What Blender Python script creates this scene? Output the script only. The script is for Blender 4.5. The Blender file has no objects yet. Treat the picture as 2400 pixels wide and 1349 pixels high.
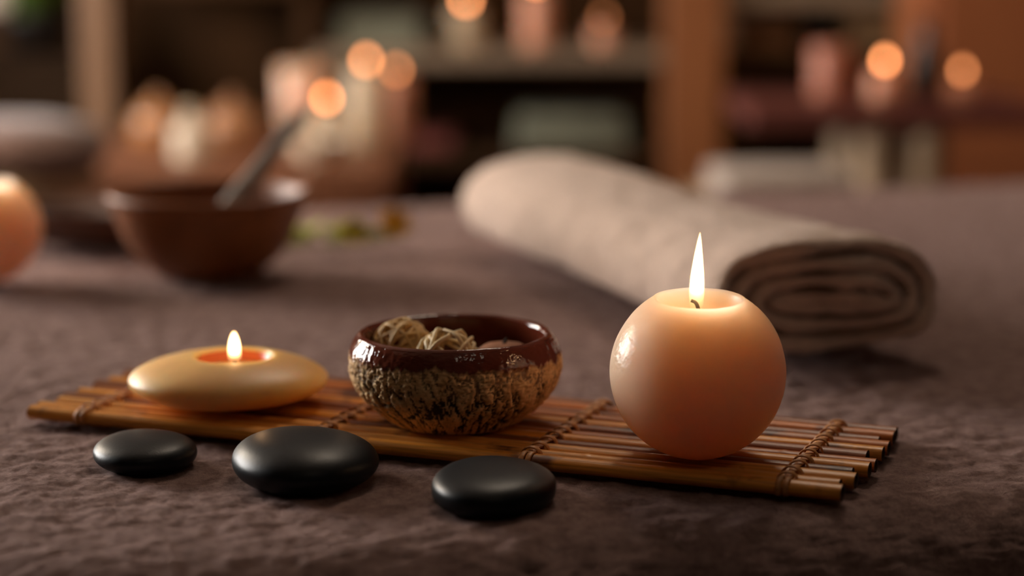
import bpy, bmesh, math, random
import numpy as np
from math import sin, cos, pi, radians, sqrt
from mathutils import Vector, Matrix

random.seed(7)
rng = np.random.default_rng(11)
S = bpy.context.scene
COL = S.collection

# ------------------------------------------------------------------ camera
FPX = 4800.0            # focal length in pixels of the 2400 x 1349 frame
PITCH = radians(10.0)
Z0 = 0.75               # table top
CAMZ = Z0 + 0.2485
cd = bpy.data.cameras.new('camera')
cam = bpy.data.objects.new('camera', cd)
COL.objects.link(cam)
cam.location = (0, 0, CAMZ)
cam.rotation_euler = (pi / 2 - PITCH, 0, 0)
cd.sensor_fit = 'HORIZONTAL'
cd.sensor_width = 36.0
cd.lens = FPX / 2400 * 36
cd.clip_start = 0.05
cd.dof.use_dof = True
cd.dof.focus_distance = 0.95
cd.dof.aperture_fstop = 2.8
S.camera = cam

# ------------------------------------------------------------------ view, world
S.view_settings.view_transform = 'Standard'
S.view_settings.look = 'None'
S.view_settings.exposure = 0.0
S.view_settings.gamma = 1.0
S.view_settings.use_curve_mapping = False
S.cycles.use_denoising = True
S.cycles.use_adaptive_sampling = False
W = bpy.data.worlds.new('world')
S.world = W
W.use_nodes = True
W.node_tree.nodes['Background'].inputs[0].default_value = (1.0, 0.8, 0.62, 1)
W.node_tree.nodes['Background'].inputs[1].default_value = 0.02

# light levels of what gives off light in the room
WINDOW_LIGHT = 23.5      # daylight behind the frosted panes of the left window
CEILING_LIGHT = 18.5     # warm ceiling panel
LAMP_LIGHT = 32.0       # linen shade of the floor lamp added left of the table
FLAME_WATT = 0.0095       # each candle flame near the camera


# ------------------------------------------------------------------ pixel / world helpers
def ray(x, y):
    dx = (x - 1200) / FPX
    dy = -(y - 674.5) / FPX
    return Vector((dx, cos(PITCH) + dy * sin(PITCH), -sin(PITCH) + dy * cos(PITCH)))


def G(x, y, h=0.0):
    """point at height h above the table seen at that place of the photograph"""
    d = ray(x, y)
    t = (CAMZ - Z0 - h) / -d.z
    return Vector((d.x * t, d.y * t, Z0 + h))


def P(x, y, Y):
    """point on the upright plane at distance Y"""
    d = ray(x, y)
    t = Y / d.y
    return Vector((d.x * t, Y, CAMZ + d.z * t))


def lin(r, g, b):
    f = lambda c: (c / 12.92 if c <= .04045 else ((c + .055) / 1.055) ** 2.4)
    return (f(r / 255), f(g / 255), f(b / 255), 1)


# ------------------------------------------------------------------ numpy noise
_perm = rng.permutation(256)
_perm = np.concatenate([_perm, _perm, _perm])
_grad = rng.normal(size=(256, 3))
_grad /= np.linalg.norm(_grad, axis=1)[:, None]


def pnoise(p):
    p = np.asarray(p, float)
    i = np.floor(p).astype(int)
    f = p - i
    i &= 255
    u = f * f * f * (f * (f * 6 - 15) + 10)
    out = 0
    for a in (0, 1):
        for b in (0, 1):
            for c in (0, 1):
                h = _perm[_perm[_perm[(i[:, 0] + a) & 255] + ((i[:, 1] + b) & 255)] + ((i[:, 2] + c) & 255)]
                g = _grad[h]
                d = (g * (f - np.array([a, b, c]))).sum(1)
                w = (u[:, 0] if a else 1 - u[:, 0]) * (u[:, 1] if b else 1 - u[:, 1]) * (u[:, 2] if c else 1 - u[:, 2])
                out = out + d * w
    return out


def fbm(p, octs=4, lac=2.0, gain=.5):
    p = np.asarray(p, float)
    s, a = 0, 1.0
    for k in range(octs):
        s = s + a * pnoise(p * lac ** k + 17.3 * k)
        a *= gain
    return s


# ------------------------------------------------------------------ object helpers
def tag(o, label=None, cat=None, group=None, kind=None):
    if label: o['label'] = label
    if cat: o['category'] = cat
    if group: o['group'] = group
    if kind: o['kind'] = kind
    return o


def thing(name, label, cat, loc=(0, 0, 0), rz=0.0, group=None):
    o = bpy.data.objects.new(name, None)
    o.empty_display_size = .02
    COL.objects.link(o)
    o.location = loc
    o.rotation_euler = (0, 0, rz)
    return tag(o, label, cat, group)


def link(name, me, mat, parent=None, loc=None, rot=None):
    o = bpy.data.objects.new(name, me)
    COL.objects.link(o)
    if mat and not me.materials:
        me.materials.append(mat)
    if parent: o.parent = parent
    if loc is not None: o.location = loc
    if rot is not None: o.rotation_euler = rot
    return o


def pymesh(name, v, f, smooth=True):
    me = bpy.data.meshes.new(name)
    me.from_pydata([tuple(map(float, a)) for a in v], [], f)
    me.update()
    if smooth:
        me.polygons.foreach_set('use_smooth', [True] * len(me.polygons))
    return me


def mk(name, vf, mat, parent=None, loc=None, rot=None, smooth=True):
    return link(name, pymesh(name, vf[0], vf[1], smooth), mat, parent, loc, rot)


def join(*vfs):
    V, F = [], []
    for v, f in vfs:
        n = len(V)
        V += [tuple(a) for a in v]
        F += [tuple(i + n for i in q) for q in f]
    return V, F


def xf(vf, M):
    return [tuple(M @ Vector(a)) for a in vf[0]], vf[1]


def lathe(prof, seg=64, sx=1.0, sy=1.0):
    V, F, rings = [], [], []
    for r, z in prof:
        if r < 1e-7:
            rings.append([len(V)])
            V.append((0, 0, z))
        else:
            rings.append(list(range(len(V), len(V) + seg)))
            V += [(r * cos(2 * pi * k / seg) * sx, r * sin(2 * pi * k / seg) * sy, z) for k in range(seg)]
    for a, b in zip(rings, rings[1:]):
        for k in range(seg):
            k2 = (k + 1) % seg
            if len(a) == 1 and len(b) == 1: continue
            if len(a) == 1: F.append((a[0], b[k2], b[k]))
            elif len(b) == 1: F.append((a[k], a[k2], b[0]))
            else: F.append((a[k], a[k2], b[k2], b[k]))
    return V, F


def smooth_prof(pts, n=8):
    """Catmull-Rom through the profile points"""
    P_ = [np.array(p, float) for p in pts]
    P_ = [2 * P_[0] - P_[1]] + P_ + [2 * P_[-1] - P_[-2]]
    out = []
    for i in range(1, len(P_) - 2):
        a, b, c, d = P_[i - 1:i + 3]
        for k in range(n):
            t = k / n
            out.append(.5 * ((2 * b) + (-a + c) * t + (2 * a - 5 * b + 4 * c - d) * t * t + (-a + 3 * b - 3 * c + d) * t ** 3))
    out.append(P_[-2])
    return [tuple(float(x) for x in o) for o in out]


def rprof(pts, n=8):
    return [(max(r, 0.0) if i not in (0,) else r, z) for i, (r, z) in enumerate(smooth_prof(pts, n))]


def tube(pts, rad, seg=10, closed=False, flat=1.0):
    pts = [Vector(p) for p in pts]
    n = len(pts)
    R = rad if callable(rad) else (lambda t: rad)
    V, F = [], []
    tan = []
    for i in range(n):
        if closed: d = pts[(i + 1) % n] - pts[i - 1]
        else: d = pts[min(i + 1, n - 1)] - pts[max(i - 1, 0)]
        tan.append(d.normalized())
    up = Vector((0, 0, 1)) if abs(tan[0].z) < .9 else Vector((1, 0, 0))
    nrm = (up - tan[0] * up.dot(tan[0])).normalized()
    for i in range(n):
        nrm = (nrm - tan[i] * nrm.dot(tan[i])).normalized()
        bi = tan[i].cross(nrm)
        r = R(i / max(1, n - 1))
        for k in range(seg):
            a = 2 * pi * k / seg
            V.append(pts[i] + nrm * (r * flat * cos(a)) + bi * (r * sin(a)))
    m = n if closed else n - 1
    for i in range(m):
        j = (i + 1) % n
        for k in range(seg):
            k2 = (k + 1) % seg
            F.append((i * seg + k, i * seg + k2, j * seg + k2, j * seg + k))
    if not closed:
        F.append(tuple(reversed(range(seg))))
        F.append(tuple((n - 1) * seg + k for k in range(seg)))
    return V, F


def ribbon(pts, side, width, thick):
    """flat strip with rounded edges; side(i) = sideways unit vector"""
    pts = [Vector(p) for p in pts]
    n = len(pts)
    V, F = [], []
    prof = [(-.5, -.1), (-.42, .3), (0, .5), (.42, .3), (.5, -.1), (.3, -.5), (-.3, -.5)]
    m = len(prof)
    for i in range(n):
        t = (pts[min(i + 1, n - 1)] - pts[max(i - 1, 0)]).normalized()
        s = Vector(side(i)).normalized()
        s = (s - t * s.dot(t)).normalized()
        nn = s.cross(t)
        for a, b in prof:
            V.append(pts[i] + s * (a * width) - nn * (b * thick) * -1)
    for i in range(n - 1):
        for k in range(m):
            k2 = (k + 1) % m
            F.append((i * m + k, i * m + k2, (i + 1) * m + k2, (i + 1) * m + k))
    F.append(tuple(reversed(range(m))))
    F.append(tuple((n - 1) * m + k for k in range(m)))
    return V, F


def boxmesh(x0, x1, y0, y1, z0, z1, bev=0.003, name='box', seg=2):
    bm = bmesh.new()
    bmesh.ops.create_cube(bm, size=1)
    for v in bm.verts:
        v.co = Vector((x0 if v.co.x < 0 else x1, y0 if v.co.y < 0 else y1, z0 if v.co.z < 0 else z1))
    if bev > 0:
        b = min(bev, .45 * min(abs(x1 - x0), abs(y1 - y0), abs(z1 - z0)))
        bmesh.ops.bevel(bm, geom=bm.edges[:], offset=b, segments=seg, affect='EDGES', profile=.5)
    bmesh.ops.recalc_face_normals(bm, faces=bm.faces[:])
    me = bpy.data.meshes.new(name)
    bm.to_mesh(me)
    bm.free()
    return me


def box(name, x0, x1, y0, y1, z0, z1, mat, parent=None, bev=0.003):
    o = link(name, boxmesh(min(x0, x1), max(x0, x1), min(y0, y1), max(y0, y1), min(z0, z1), max(z0, z1), bev, name), mat, parent)
    return o


def fixn(o):
    bm = bmesh.new()
    bm.from_mesh(o.data)
    bmesh.ops.recalc_face_normals(bm, faces=bm.faces[:])
    bm.to_mesh(o.data)
    bm.free()
    return o


# ------------------------------------------------------------------ materials
def newmat(name):
    m = bpy.data.materials.new(name)
    m.use_nodes = True
    nt = m.node_tree
    b = nt.nodes['Principled BSDF']
    return m, nt, b


def N(nt, t, **kw):
    n = nt.nodes.new(t)
    for k, v in kw.items():
        if k in n.inputs: n.inputs[k].default_value = v
        else: setattr(n, k, v)
    return n


def coords(nt, scale=(1, 1, 1), rot=(0, 0, 0)):
    tc = N(nt, 'ShaderNodeTexCoord')
    mp = N(nt, 'ShaderNodeMapping')
    mp.inputs['Scale'].default_value = scale
    mp.inputs['Rotation'].default_value = rot
    nt.links.new(tc.outputs['Object'], mp.inputs['Vector'])
    return mp.outputs['Vector']


def ramp(nt, fac, stops):
    r = N(nt, 'ShaderNodeValToRGB')
    e = r.color_ramp.elements
    while len(e) > 1: e.remove(e[-1])
    e[0].position, e[0].color = stops[0]
    for p, c in stops[1:]:
        k = e.new(p)
        k.color = c
    nt.links.new(fac, r.inputs['Fac'])
    return r.outputs['Color']


def plain(name, col, rough=.6, scale=60, var=.12, bump=0.0, bscale=200, spec=.5, sheen=0.0, coat=0.0, stretch=(1, 1, 1), sss=0.0, srad=(.01, .004, .002)):
    m, nt, b = newmat(name)
    v = coords(nt, stretch)
    n = N(nt, 'ShaderNodeTexNoise')
    n.inputs['Scale'].default_value = scale
    n.inputs['Detail'].default_value = 5
    nt.links.new(v, n.inputs['Vector'])
    lo = tuple(c * (1 - var * 1.6) for c in col[:3]) + (1,)
    hi = tuple(min(1, c * (1 + var * 1.6)) for c in col[:3]) + (1,)
    nt.links.new(ramp(nt, n.outputs['Fac'], [(.3, lo), (.7, hi)]), b.inputs['Base Color'])
    b.inputs['Roughness'].default_value = rough
    b.inputs['Specular IOR Level'].default_value = spec
    b.inputs['Sheen Weight'].default_value = sheen
    b.inputs['Sheen Roughness'].default_value = .5
    b.inputs['Coat Weight'].default_value = coat
    if sss:
        b.inputs['Subsurface Weight'].default_value = sss
        b.inputs['Subsurface Radius'].default_value = srad
        b.inputs['Subsurface Scale'].default_value = 1.0
    if bump:
        n2 = N(nt, 'ShaderNodeTexNoise')
        n2.inputs['Scale'].default_value = bscale
        n2.inputs['Detail'].default_value = 4
        nt.links.new(v, n2.inputs['Vector'])
        bp = N(nt, 'ShaderNodeBump')
        bp.inputs['Strength'].default_value = 1
        bp.inputs['Distance'].default_value = bump
        nt.links.new(n2.outputs['Fac'], bp.inputs['Height'])
        nt.links.new(bp.outputs['Normal'], b.inputs['Normal'])
    return m


def wood(name, c1, c2, rough=.5, axis='x', sc=14, spec=.4):
    s = {'x': (.12, 1, 1), 'y': (1, .12, 1), 'z': (1, 1, .12)}[axis]
    m, nt, b = newmat(name)
    v = coords(nt, s)
    n = N(nt, 'ShaderNodeTexNoise')
    n.inputs['Scale'].default_value = sc
    n.inputs['Detail'].default_value = 6
    n.inputs['Distortion'].default_value = .6
    nt.links.new(v, n.inputs['Vector'])
    nt.links.new(ramp(nt, n.outputs['Fac'], [(.28, c1), (.72, c2)]), b.inputs['Base Color'])
    b.inputs['Roughness'].default_value = rough
    b.inputs['Specular IOR Level'].default_value = spec
    return m


def emis(name, col, strength):
    m, nt, b = newmat(name)
    nt.nodes.remove(b)
    e = N(nt, 'ShaderNodeEmission')
    e.inputs[0].default_value = col
    e.inputs[1].default_value = strength
    nt.links.new(e.outputs[0], nt.nodes['Material Output'].inputs['Surface'])
    return m


M_cloth, nt, b = newmat('mauve_brown_plush')
v = coords(nt)
n1 = N(nt, 'ShaderNodeTexNoise'); n1.inputs['Scale'].default_value = 90; n1.inputs['Detail'].default_value = 8
n1.inputs['Roughness'].default_value = .82
nt.links.new(v, n1.inputs['Vector'])
nt.links.new(ramp(nt, n1.outputs['Fac'], [(.32, lin(123, 97, 92)), (.5, lin(186, 154, 147)), (.68, lin(225, 193, 185))]), b.inputs['Base Color'])
b.inputs['Roughness'].default_value = .95
b.inputs['Specular IOR Level'].default_value = .1
b.inputs['Sheen Weight'].default_value = .35
b.inputs['Sheen Roughness'].default_value = .45
b.inputs['Sheen Tint'].default_value = lin(205, 170, 158)
n2 = N(nt, 'ShaderNodeTexNoise'); n2.inputs['Scale'].default_value = 330; n2.inputs['Detail'].default_value = 7
n2.inputs['Roughness'].default_value = .78
nt.links.new(v, n2.inputs['Vector'])
n3 = N(nt, 'ShaderNodeTexNoise'); n3.inputs['Scale'].default_value = 1500; n3.inputs['Detail'].default_value = 2
nt.links.new(v, n3.inputs['Vector'])
ad = N(nt, 'ShaderNodeMath', operation='MULTIPLY_ADD'); ad.inputs[1].default_value = .35
nt.links.new(n3.outputs['Fac'], ad.inputs[0]); nt.links.new(n2.outputs['Fac'], ad.inputs[2])
bp = N(nt, 'ShaderNodeBump'); bp.inputs['Strength'].default_value = 1; bp.inputs['Distance'].default_value = .005
nt.links.new(ad.outputs[0], bp.inputs['Height']); nt.links.new(bp.outputs['Normal'], b.inputs['Normal'])

M_towel = plain('cream_terry', lin(214, 188, 170), rough=.95, scale=120, var=.06, bump=.0022, bscale=420, spec=.1, sheen=.25)
M_black = plain('black_basalt', lin(17, 22, 27), rough=.40, scale=300, var=.15, bump=.00006, bscale=900, spec=.22)
M_wax = plain('peach_wax', lin(250, 200, 170), rough=.38, scale=30, var=.03, bump=.00012, bscale=160, sss=1.0, srad=(.066, .056, .046), spec=.3)
# a scuffed, shiny patch low on the left shoulder of the ball candles
nt = M_wax.node_tree
tc_ = N(nt, 'ShaderNodeTexCoord')
ds_ = N(nt, 'ShaderNodeVectorMath', operation='DISTANCE')
ds_.inputs[1].default_value = (-.0362, -.0130, .0540)
nt.links.new(tc_.outputs['Object'], ds_.inputs[0])
mk_ = N(nt, 'ShaderNodeMapRange', interpolation_type='SMOOTHSTEP')
mk_.inputs['From Min'].default_value = .003; mk_.inputs['From Max'].default_value = .017
mk_.inputs['To Min'].default_value = 1.0; mk_.inputs['To Max'].default_value = 0.0
nt.links.new(ds_.outputs['Value'], mk_.inputs['Value'])
sn_ = N(nt, 'ShaderNodeTexNoise'); sn_.inputs['Scale'].default_value = 420; sn_.inputs['Detail'].default_value = 4
nt.links.new(tc_.outputs['Object'], sn_.inputs['Vector'])
ml_ = N(nt, 'ShaderNodeMath', operation='MULTIPLY')
nt.links.new(sn_.outputs['Fac'], ml_.inputs[0]); nt.links.new(mk_.outputs['Result'], ml_.inputs[1])
sb2 = N(nt, 'ShaderNodeBump'); sb2.inputs['Distance'].default_value = .0006
nt.links.new(ml_.outputs[0], sb2.inputs['Height'])
b_ = nt.nodes['Principled BSDF']
nt.links.new(b_.inputs['Normal'].links[0].from_socket, sb2.inputs['Normal'])
nt.links.new(sb2.outputs['Normal'], b_.inputs['Normal'])
rg_ = N(nt, 'ShaderNodeMapRange'); rg_.inputs['To Min'].default_value = .40; rg_.inputs['To Max'].default_value = .22
nt.links.new(mk_.outputs['Result'], rg_.inputs['Value']); nt.links.new(rg_.outputs['Result'], b_.inputs['Roughness'])
M_waxlit = plain('tealight_wax', lin(250, 190, 130), rough=.25, scale=60, var=.03, sss=1.0, srad=(.014, .009, .006))
M_pebble = plain('ochre_pebble', lin(244, 192, 120), rough=.42, scale=45, var=.05, bump=.00006, bscale=500, sss=1.0, srad=(.016, .012, .008))
M_wick = plain('charred_wick', lin(40, 20, 14), rough=.9, scale=900, var=.3)
M_cane = plain('rattan_strip', lin(188, 128, 70), rough=.5, scale=500, var=.16, stretch=(1, 1, 1), bump=.0001, bscale=1200)
M_twig = plain('pale_twig', lin(236, 208, 158), rough=.55, scale=220, var=.15, bump=.0001, bscale=900)
M_twig2 = plain('straw_twig', lin(224, 184, 122), rough=.6, scale=220, var=.15, bump=.0001, bscale=900)
M_pod = plain('terracotta_pod', lin(150, 92, 54), rough=.7, scale=200, var=.14, bump=.0002, bscale=600)
M_bowlbrown = plain('chocolate_clay', lin(132, 76, 36), rough=.45, scale=60, var=.12, spec=.4)
M_stick = plain('grey_wood', lin(112, 98, 88), rough=.5, scale=80, var=.15)
M_darkwood = wood('dark_walnut', lin(66, 42, 30), lin(104, 68, 50), axis='x')
M_leaf = plain('olive_leaf', lin(140, 142, 46), rough=.45, scale=90, var=.25)
M_petal = plain('yellow_petal', lin(226, 168, 30), rough=.6, scale=90, var=.15)
M_petal2 = plain('lime_petal', lin(206, 190, 60), rough=.6, scale=90, var=.15)


def stick_mat(i, c):
    m, nt, b = newmat('bamboo_%s' % i)
    v = coords(nt, (.5, 9, 9))
    n = N(nt, 'ShaderNodeTexNoise'); n.inputs['Scale'].default_value = 55; n.inputs['Detail'].default_value = 6
    n.inputs['Distortion'].default_value = .4
    nt.links.new(v, n.inputs['Vector'])
    lo = tuple(a * .5 for a in c[:3]) + (1,)
    hi = tuple(min(1, a * 1.3) for a in c[:3]) + (1,)
    base = ramp(nt, n.outputs['Fac'], [(.25, lo), (.55, c), (.8, hi)])
    v2 = coords(nt, (1, 1, 1))
    n2 = N(nt, 'ShaderNodeTexNoise'); n2.inputs['Scale'].default_value = 38; n2.inputs['Detail'].default_value = 4
    nt.links.new(v2, n2.inputs['Vector'])
    blot = ramp(nt, n2.outputs['Fac'], [(.30, (.22, .14, .12, 1)), (.42, (1, 1, 1, 1))])
    mx = N(nt, 'ShaderNodeMix', data_type='RGBA', blend_type='MULTIPLY')
    mx.inputs[0].default_value = 1
    nt.links.new(base, mx.inputs[6]); nt.links.new(blot, mx.inputs[7])
    nt.links.new(mx.outputs[2], b.inputs['Base Color'])
    b.inputs['Roughness'].default_value = .38
    b.inputs['Specular IOR Level'].default_value = .45
    bp = N(nt, 'ShaderNodeBump'); bp.inputs['Distance'].default_value = .0003
    nt.links.new(n.outputs['Fac'], bp.inputs['Height']); nt.links.new(bp.outputs['Normal'], b.inputs['Normal'])
    return m


M_cut = plain('bamboo_cut_end', lin(66, 38, 22), rough=.9, scale=600)
BAMBOO = [stick_mat(i, c) for i, c in enumerate([lin(232, 154, 58), lin(236, 162, 72), lin(180, 104, 42), lin(146, 82, 38), lin(206, 118, 46)])]

# flame: a small body of glowing gas, thin and dim at its foot
def flame_mat(name, top, dens, z_lo, z_hi):
    m, nt, b = newmat(name)
    nt.nodes.remove(b)
    tc = N(nt, 'ShaderNodeTexCoord')
    sp = N(nt, 'ShaderNodeSeparateXYZ')
    nt.links.new(tc.outputs['Object'], sp.inputs[0])
    mr = N(nt, 'ShaderNodeMapRange', interpolation_type='SMOOTHSTEP')
    mr.inputs['From Min'].default_value = z_lo
    mr.inputs['From Max'].default_value = z_hi
    mr.inputs['To Min'].default_value = .17
    mr.inputs['To Max'].default_value = 1
    nt.links.new(sp.outputs['Z'], mr.inputs['Value'])
    pw = N(nt, 'ShaderNodeMath', operation='POWER')
    pw.inputs[1].default_value = 2.6
    nt.links.new(mr.outputs['Result'], pw.inputs[0])
    mu = N(nt, 'ShaderNodeMath', operation='MULTIPLY')
    mu.inputs[1].default_value = dens
    nt.links.new(pw.outputs[0], mu.inputs[0])
    e = N(nt, 'ShaderNodeEmission')
    e.inputs[0].default_value = top
    nt.links.new(mu.outputs[0], e.inputs[1])
    nt.links.new(e.outputs[0], nt.nodes['Material Output'].inputs['Volume'])
    m.cycles.volume_sampling = 'DISTANCE' if hasattr(m.cycles, 'volume_sampling') else m.cycles
    return m


# ------------------------------------------------------------------ room
def struct(o): return tag(o, kind='structure')

RX0, RX1, RY0, RY1, RZ1 = -2.1, 2.5, -1.6, 4.35, 2.6
M_wall = plain('umber_plaster', lin(66, 56, 50), rough=.9, scale=8, var=.08, bump=.0006, bscale=60)
M_ceil = plain('taupe_ceiling', lin(138, 122, 108), rough=.9, scale=8, var=.04)
M_floor = wood('oak_floor', lin(80, 52, 34), lin(110, 74, 48), axis='y', sc=6)
M_trim = wood('trim_wood', lin(70, 45, 30), lin(92, 60, 40), axis='x')
t = .08
struct(box('floor', RX0 - t, RX1 + t, RY0 - t, RY1 + t, -.06, 0, M_floor, bev=0))
struct(box('ceiling', RX0 - t, RX1 + t, RY0 - t, RY1 + t, RZ1, RZ1 + .06, M_ceil, bev=0))
struct(box('wall_back', RX0 - t, RX1 + t, RY1, RY1 + t, 0, RZ1, M_wall, bev=0))
struct(box('wall_front', RX0 - t, RX1 + t, RY0 - t, RY0, 0, RZ1, M_wall, bev=0))
struct(box('wall_right', RX1, RX1 + t, RY0, RY1, 0, RZ1, M_wall, bev=0))
# left wall with a window opening
WY0, WY1, WZ0, WZ1 = 1.85, 3.35, .80, 1.85
wl = boxmesh(RX0 - t, RX0, RY0, WY0, 0, RZ1, 0, 'wall_left')
wall_left = struct(link('wall_left', wl, M_wall))
box('wall_pier', RX0 - t, RX0, WY1, RY1, 0, RZ1, M_wall, wall_left, 0)
box('wall_below_window', RX0 - t, RX0, WY0, WY1, 0, WZ0, M_wall, wall_left, 0)
box('wall_above_window', RX0 - t, RX0, WY0, WY1, WZ1, RZ1, M_wall, wall_left, 0)
M_frame = plain('window_paint', lin(206, 196, 184), rough=.5)
M_pane = emis('frosted_daylight_pane', (1.0, .96, .92, 1), WINDOW_LIGHT)
win = struct(box('window_1', RX0 - .05, RX0 + .02, WY0, WY0 + .05, WZ0, WZ1, M_frame))
box('window_frame', RX0 - .05, RX0 + .02, WY1 - .05, WY1, WZ0, WZ1, M_frame, win)
box('window_frame', RX0 - .05, RX0 + .02, WY0, WY1, WZ0, WZ0 + .05, M_frame, win)
box('window_frame', RX0 - .05, RX0 + .02, WY0, WY1, WZ1 - .05, WZ1, M_frame, win)
box('window_sill', RX0 - .02, RX0 + .10, WY0 - .05, WY1 + .05, WZ0 - .03, WZ0, M_frame, win)
ym = (WY0 + WY1) / 2
box('mullion', RX0 - .045, RX0 + .01, ym - .02, ym + .02, WZ0, WZ1, M_frame, win)
for a, c in ((WY0 + .05, ym - .02), (ym + .02, WY1 - .05)):
    box('pane', RX0 - .04, RX0 - .03, a, c, WZ0 + .05, WZ1 - .05, M_pane, win, 0)
# unseen floor lamp, added left of the table for a steeper light falloff
fl_ = thing('added_floor_lamp', 'added out-of-frame floor lamp with a glowing linen drum shade left of the treatment table', 'lamp', (-1.0, 2.0, 0))
M_pole = plain('bronze_pole', lin(70, 52, 40), rough=.4)
mk('base', lathe([(0, 0), (.14, 0), (.145, .008), (.13, .018), (.02, .026), (0, .026)], 40), M_pole, fl_)
mk('pole', lathe([(0, .02), (.011, .02), (.011, 1.12), (.02, 1.13), (.02, 1.15), (0, 1.15)], 20), M_pole, fl_)
mk('lamp_shade', lathe([(.125, 1.10), (.128, 1.10), (.112, 1.34), (.109, 1.34), (.109, 1.33), (.122, 1.11), (.125, 1.10)], 48), emis('lit_linen', (1, .84, .66, 1), LAMP_LIGHT), fl_)
# baseboards
struct(box('baseboard_back', RX0, RX1, RY1 - .015, RY1, 0, .09, M_trim))
struct(box('baseboard_left', RX0, RX0 + .015, RY0, RY1, 0, .09, M_trim))
struct(box('baseboard_right', RX1 - .015, RX1, RY0, RY1, 0, .09, M_trim))
# ceiling light: a warm round panel
M_brass = plain('brass', lin(150, 110, 60), rough=.4)
def ceiling_lamp(loc, label, strength):
    cl = thing('ceiling_lamp', label, 'lamp', loc)
    mk('lamp_rim', lathe([(.0, 0), (.27, 0), (.28, -.02), (.28, -.06), (.265, -.065), (.262, -.055), (.0, -.055)], 48), M_brass, cl)
    mk('diffuser', lathe([(.0, -.075), (.15, -.072), (.255, -.058), (.255, -.052), (0, -.052)], 48), emis('warm_diffuser', (1, .82, .64, 1), strength), cl)
ceiling_lamp((.25, 2.35, RZ1), 'round flush ceiling lamp with warm diffuser above the rolled towel', CEILING_LIGHT)
ceiling_lamp((.45, -.35, RZ1), 'dim round fill lamp added out of view on the ceiling near the front wall', CEILING_LIGHT * .10)  # unseen weak fill, added to lift the camera-facing sides

# ------------------------------------------------------------------ treatment table and its plush cover
TA = radians(16)
TU = Vector((cos(TA), sin(TA), 0)); TV = Vector((-sin(TA), cos(TA), 0))
corner = Vector((-.247, .712, 0))          # front left corner, at the outside of the roll
TL, TD = 1.81, 1.105
def tp(u, v, z): return corner + TU * u + TV * v + Vector((0, 0, z))
tbl = thing('treatment_table', 'padded treatment table hidden under the mauve-brown cover', 'table', tp(TL / 2, TD / 2, 0), TA)
M_tbl = wood('table_beech', lin(150, 105, 66), lin(176, 128, 84))
box('padded_top', -TL / 2 + .05, TL / 2 - .05, -TD / 2 + .05, TD / 2 - .05, Z0 - .18, Z0 - .014, plain('foam', lin(90, 70, 60)), tbl, .07)
box('apron', -TL / 2 + .08, TL / 2 - .08, -TD / 2 + .08, TD / 2 - .08, Z0 - .25, Z0 - .18, M_tbl, tbl)
for sx in (-1, 1):
    for sy in (-1, 1):
        cx, cy = sx * (TL / 2 - .12), sy * (TD / 2 - .12)
        box('leg', cx - .03, cx + .03, cy - .03, cy + .03, 0, Z0 - .25, M_tbl, tbl)

def cloth_mesh():
    Rc, r, drop = .12, .055, .34
    def axis(n_in, L):
        # denser towards the low end (near the camera)
        t = np.linspace(0, 1, n_in)
        return L * (t ** 1.55)
    ext = drop
    def grid(L, n):
        inner = axis(n, L)
        pre = -ext + ext * np.linspace(0, 1, 46)[:-1] ** .8
        post = L + ext * np.linspace(0, 1, 16)[1:]
        return np.concatenate([pre, inner, post])
    us, vs = grid(TL, 560), grid(TD, 500)
    Ug, Vg = np.meshgrid(us, vs, indexing='ij')
    u, v = Ug.ravel(), Vg.ravel()
    cu, cv = np.clip(u, Rc, TL - Rc), np.clip(v, Rc, TD - Rc)
    qu, qv = u - cu, v - cv
    dist = np.hypot(qu, qv)
    nu, nv = np.where(dist > 1e-9, qu / np.maximum(dist, 1e-9), 0), np.where(dist > 1e-9, qv / np.maximum(dist, 1e-9), 0)
    flat = Rc - r
    b = dist - flat
    ang = np.clip(b / r, 0, pi / 2)
    off = np.where(b <= 0, dist, flat + r * np.sin(ang))
    dz = np.where(b <= 0, 0, -r * (1 - np.cos(ang)))
    down = np.maximum(b - r * pi / 2, 0)
    down = np.minimum(down, drop)
    dz = dz - down
    # hanging folds
    th = np.arctan2(nv, nu)
    s = (cu * 1 + cv * 1) * 9 + th * 3
    fold = .012 * np.sin(s * 2.2) * np.clip(down / .2, 0, 1)
    off = off + fold + .02 * np.clip(down / .3, 0, 1)
    x, y = cu + nu * off, cv + nv * off
    # surface normals for the pile relief: blend of up and outward
    cn = np.cos(ang); sn = np.sin(ang)
    pts = np.stack([x, y, dz], 1)
    q = pts.copy()
    big = fbm(np.stack([x * 9, y * 9, dz * 9], 1), 2) * .0016
    mid = fbm(np.stack([x * 70, y * 70, dz * 70], 1), 3) * .0021
    w = np.stack([x * 210, y * 210, dz * 210], 1)
    fine = (.5 - np.abs(fbm(w, 2))) * .0014
    h = big + mid + fine - .0028
    px = x + nu * sn * h; py = y + nv * sn * h; pz = dz + cn * h
    nU, nV = len(us), len(vs)
    V = np.stack([px, py, pz], 1)
    idx = np.arange(nU * nV).reshape(nU, nV)
    F = np.stack([idx[:-1, :-1], idx[1:, :-1], idx[1:, 1:], idx[:-1, 1:]], -1).reshape(-1, 4)
    me = bpy.data.meshes.new('plush_cover')
    me.vertices.add(len(V)); me.vertices.foreach_set('co', V.ravel())
    me.loops.add(F.size); me.loops.foreach_set('vertex_index', F.ravel().astype(np.int32))
    me.polygons.add(len(F)); me.polygons.foreach_set('loop_start', (np.arange(len(F)) * 4).astype(np.int32))
    me.update(calc_edges=True); me.validate()
    me.polygons.foreach_set('use_smooth', [True] * len(me.polygons))
    return me

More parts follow.
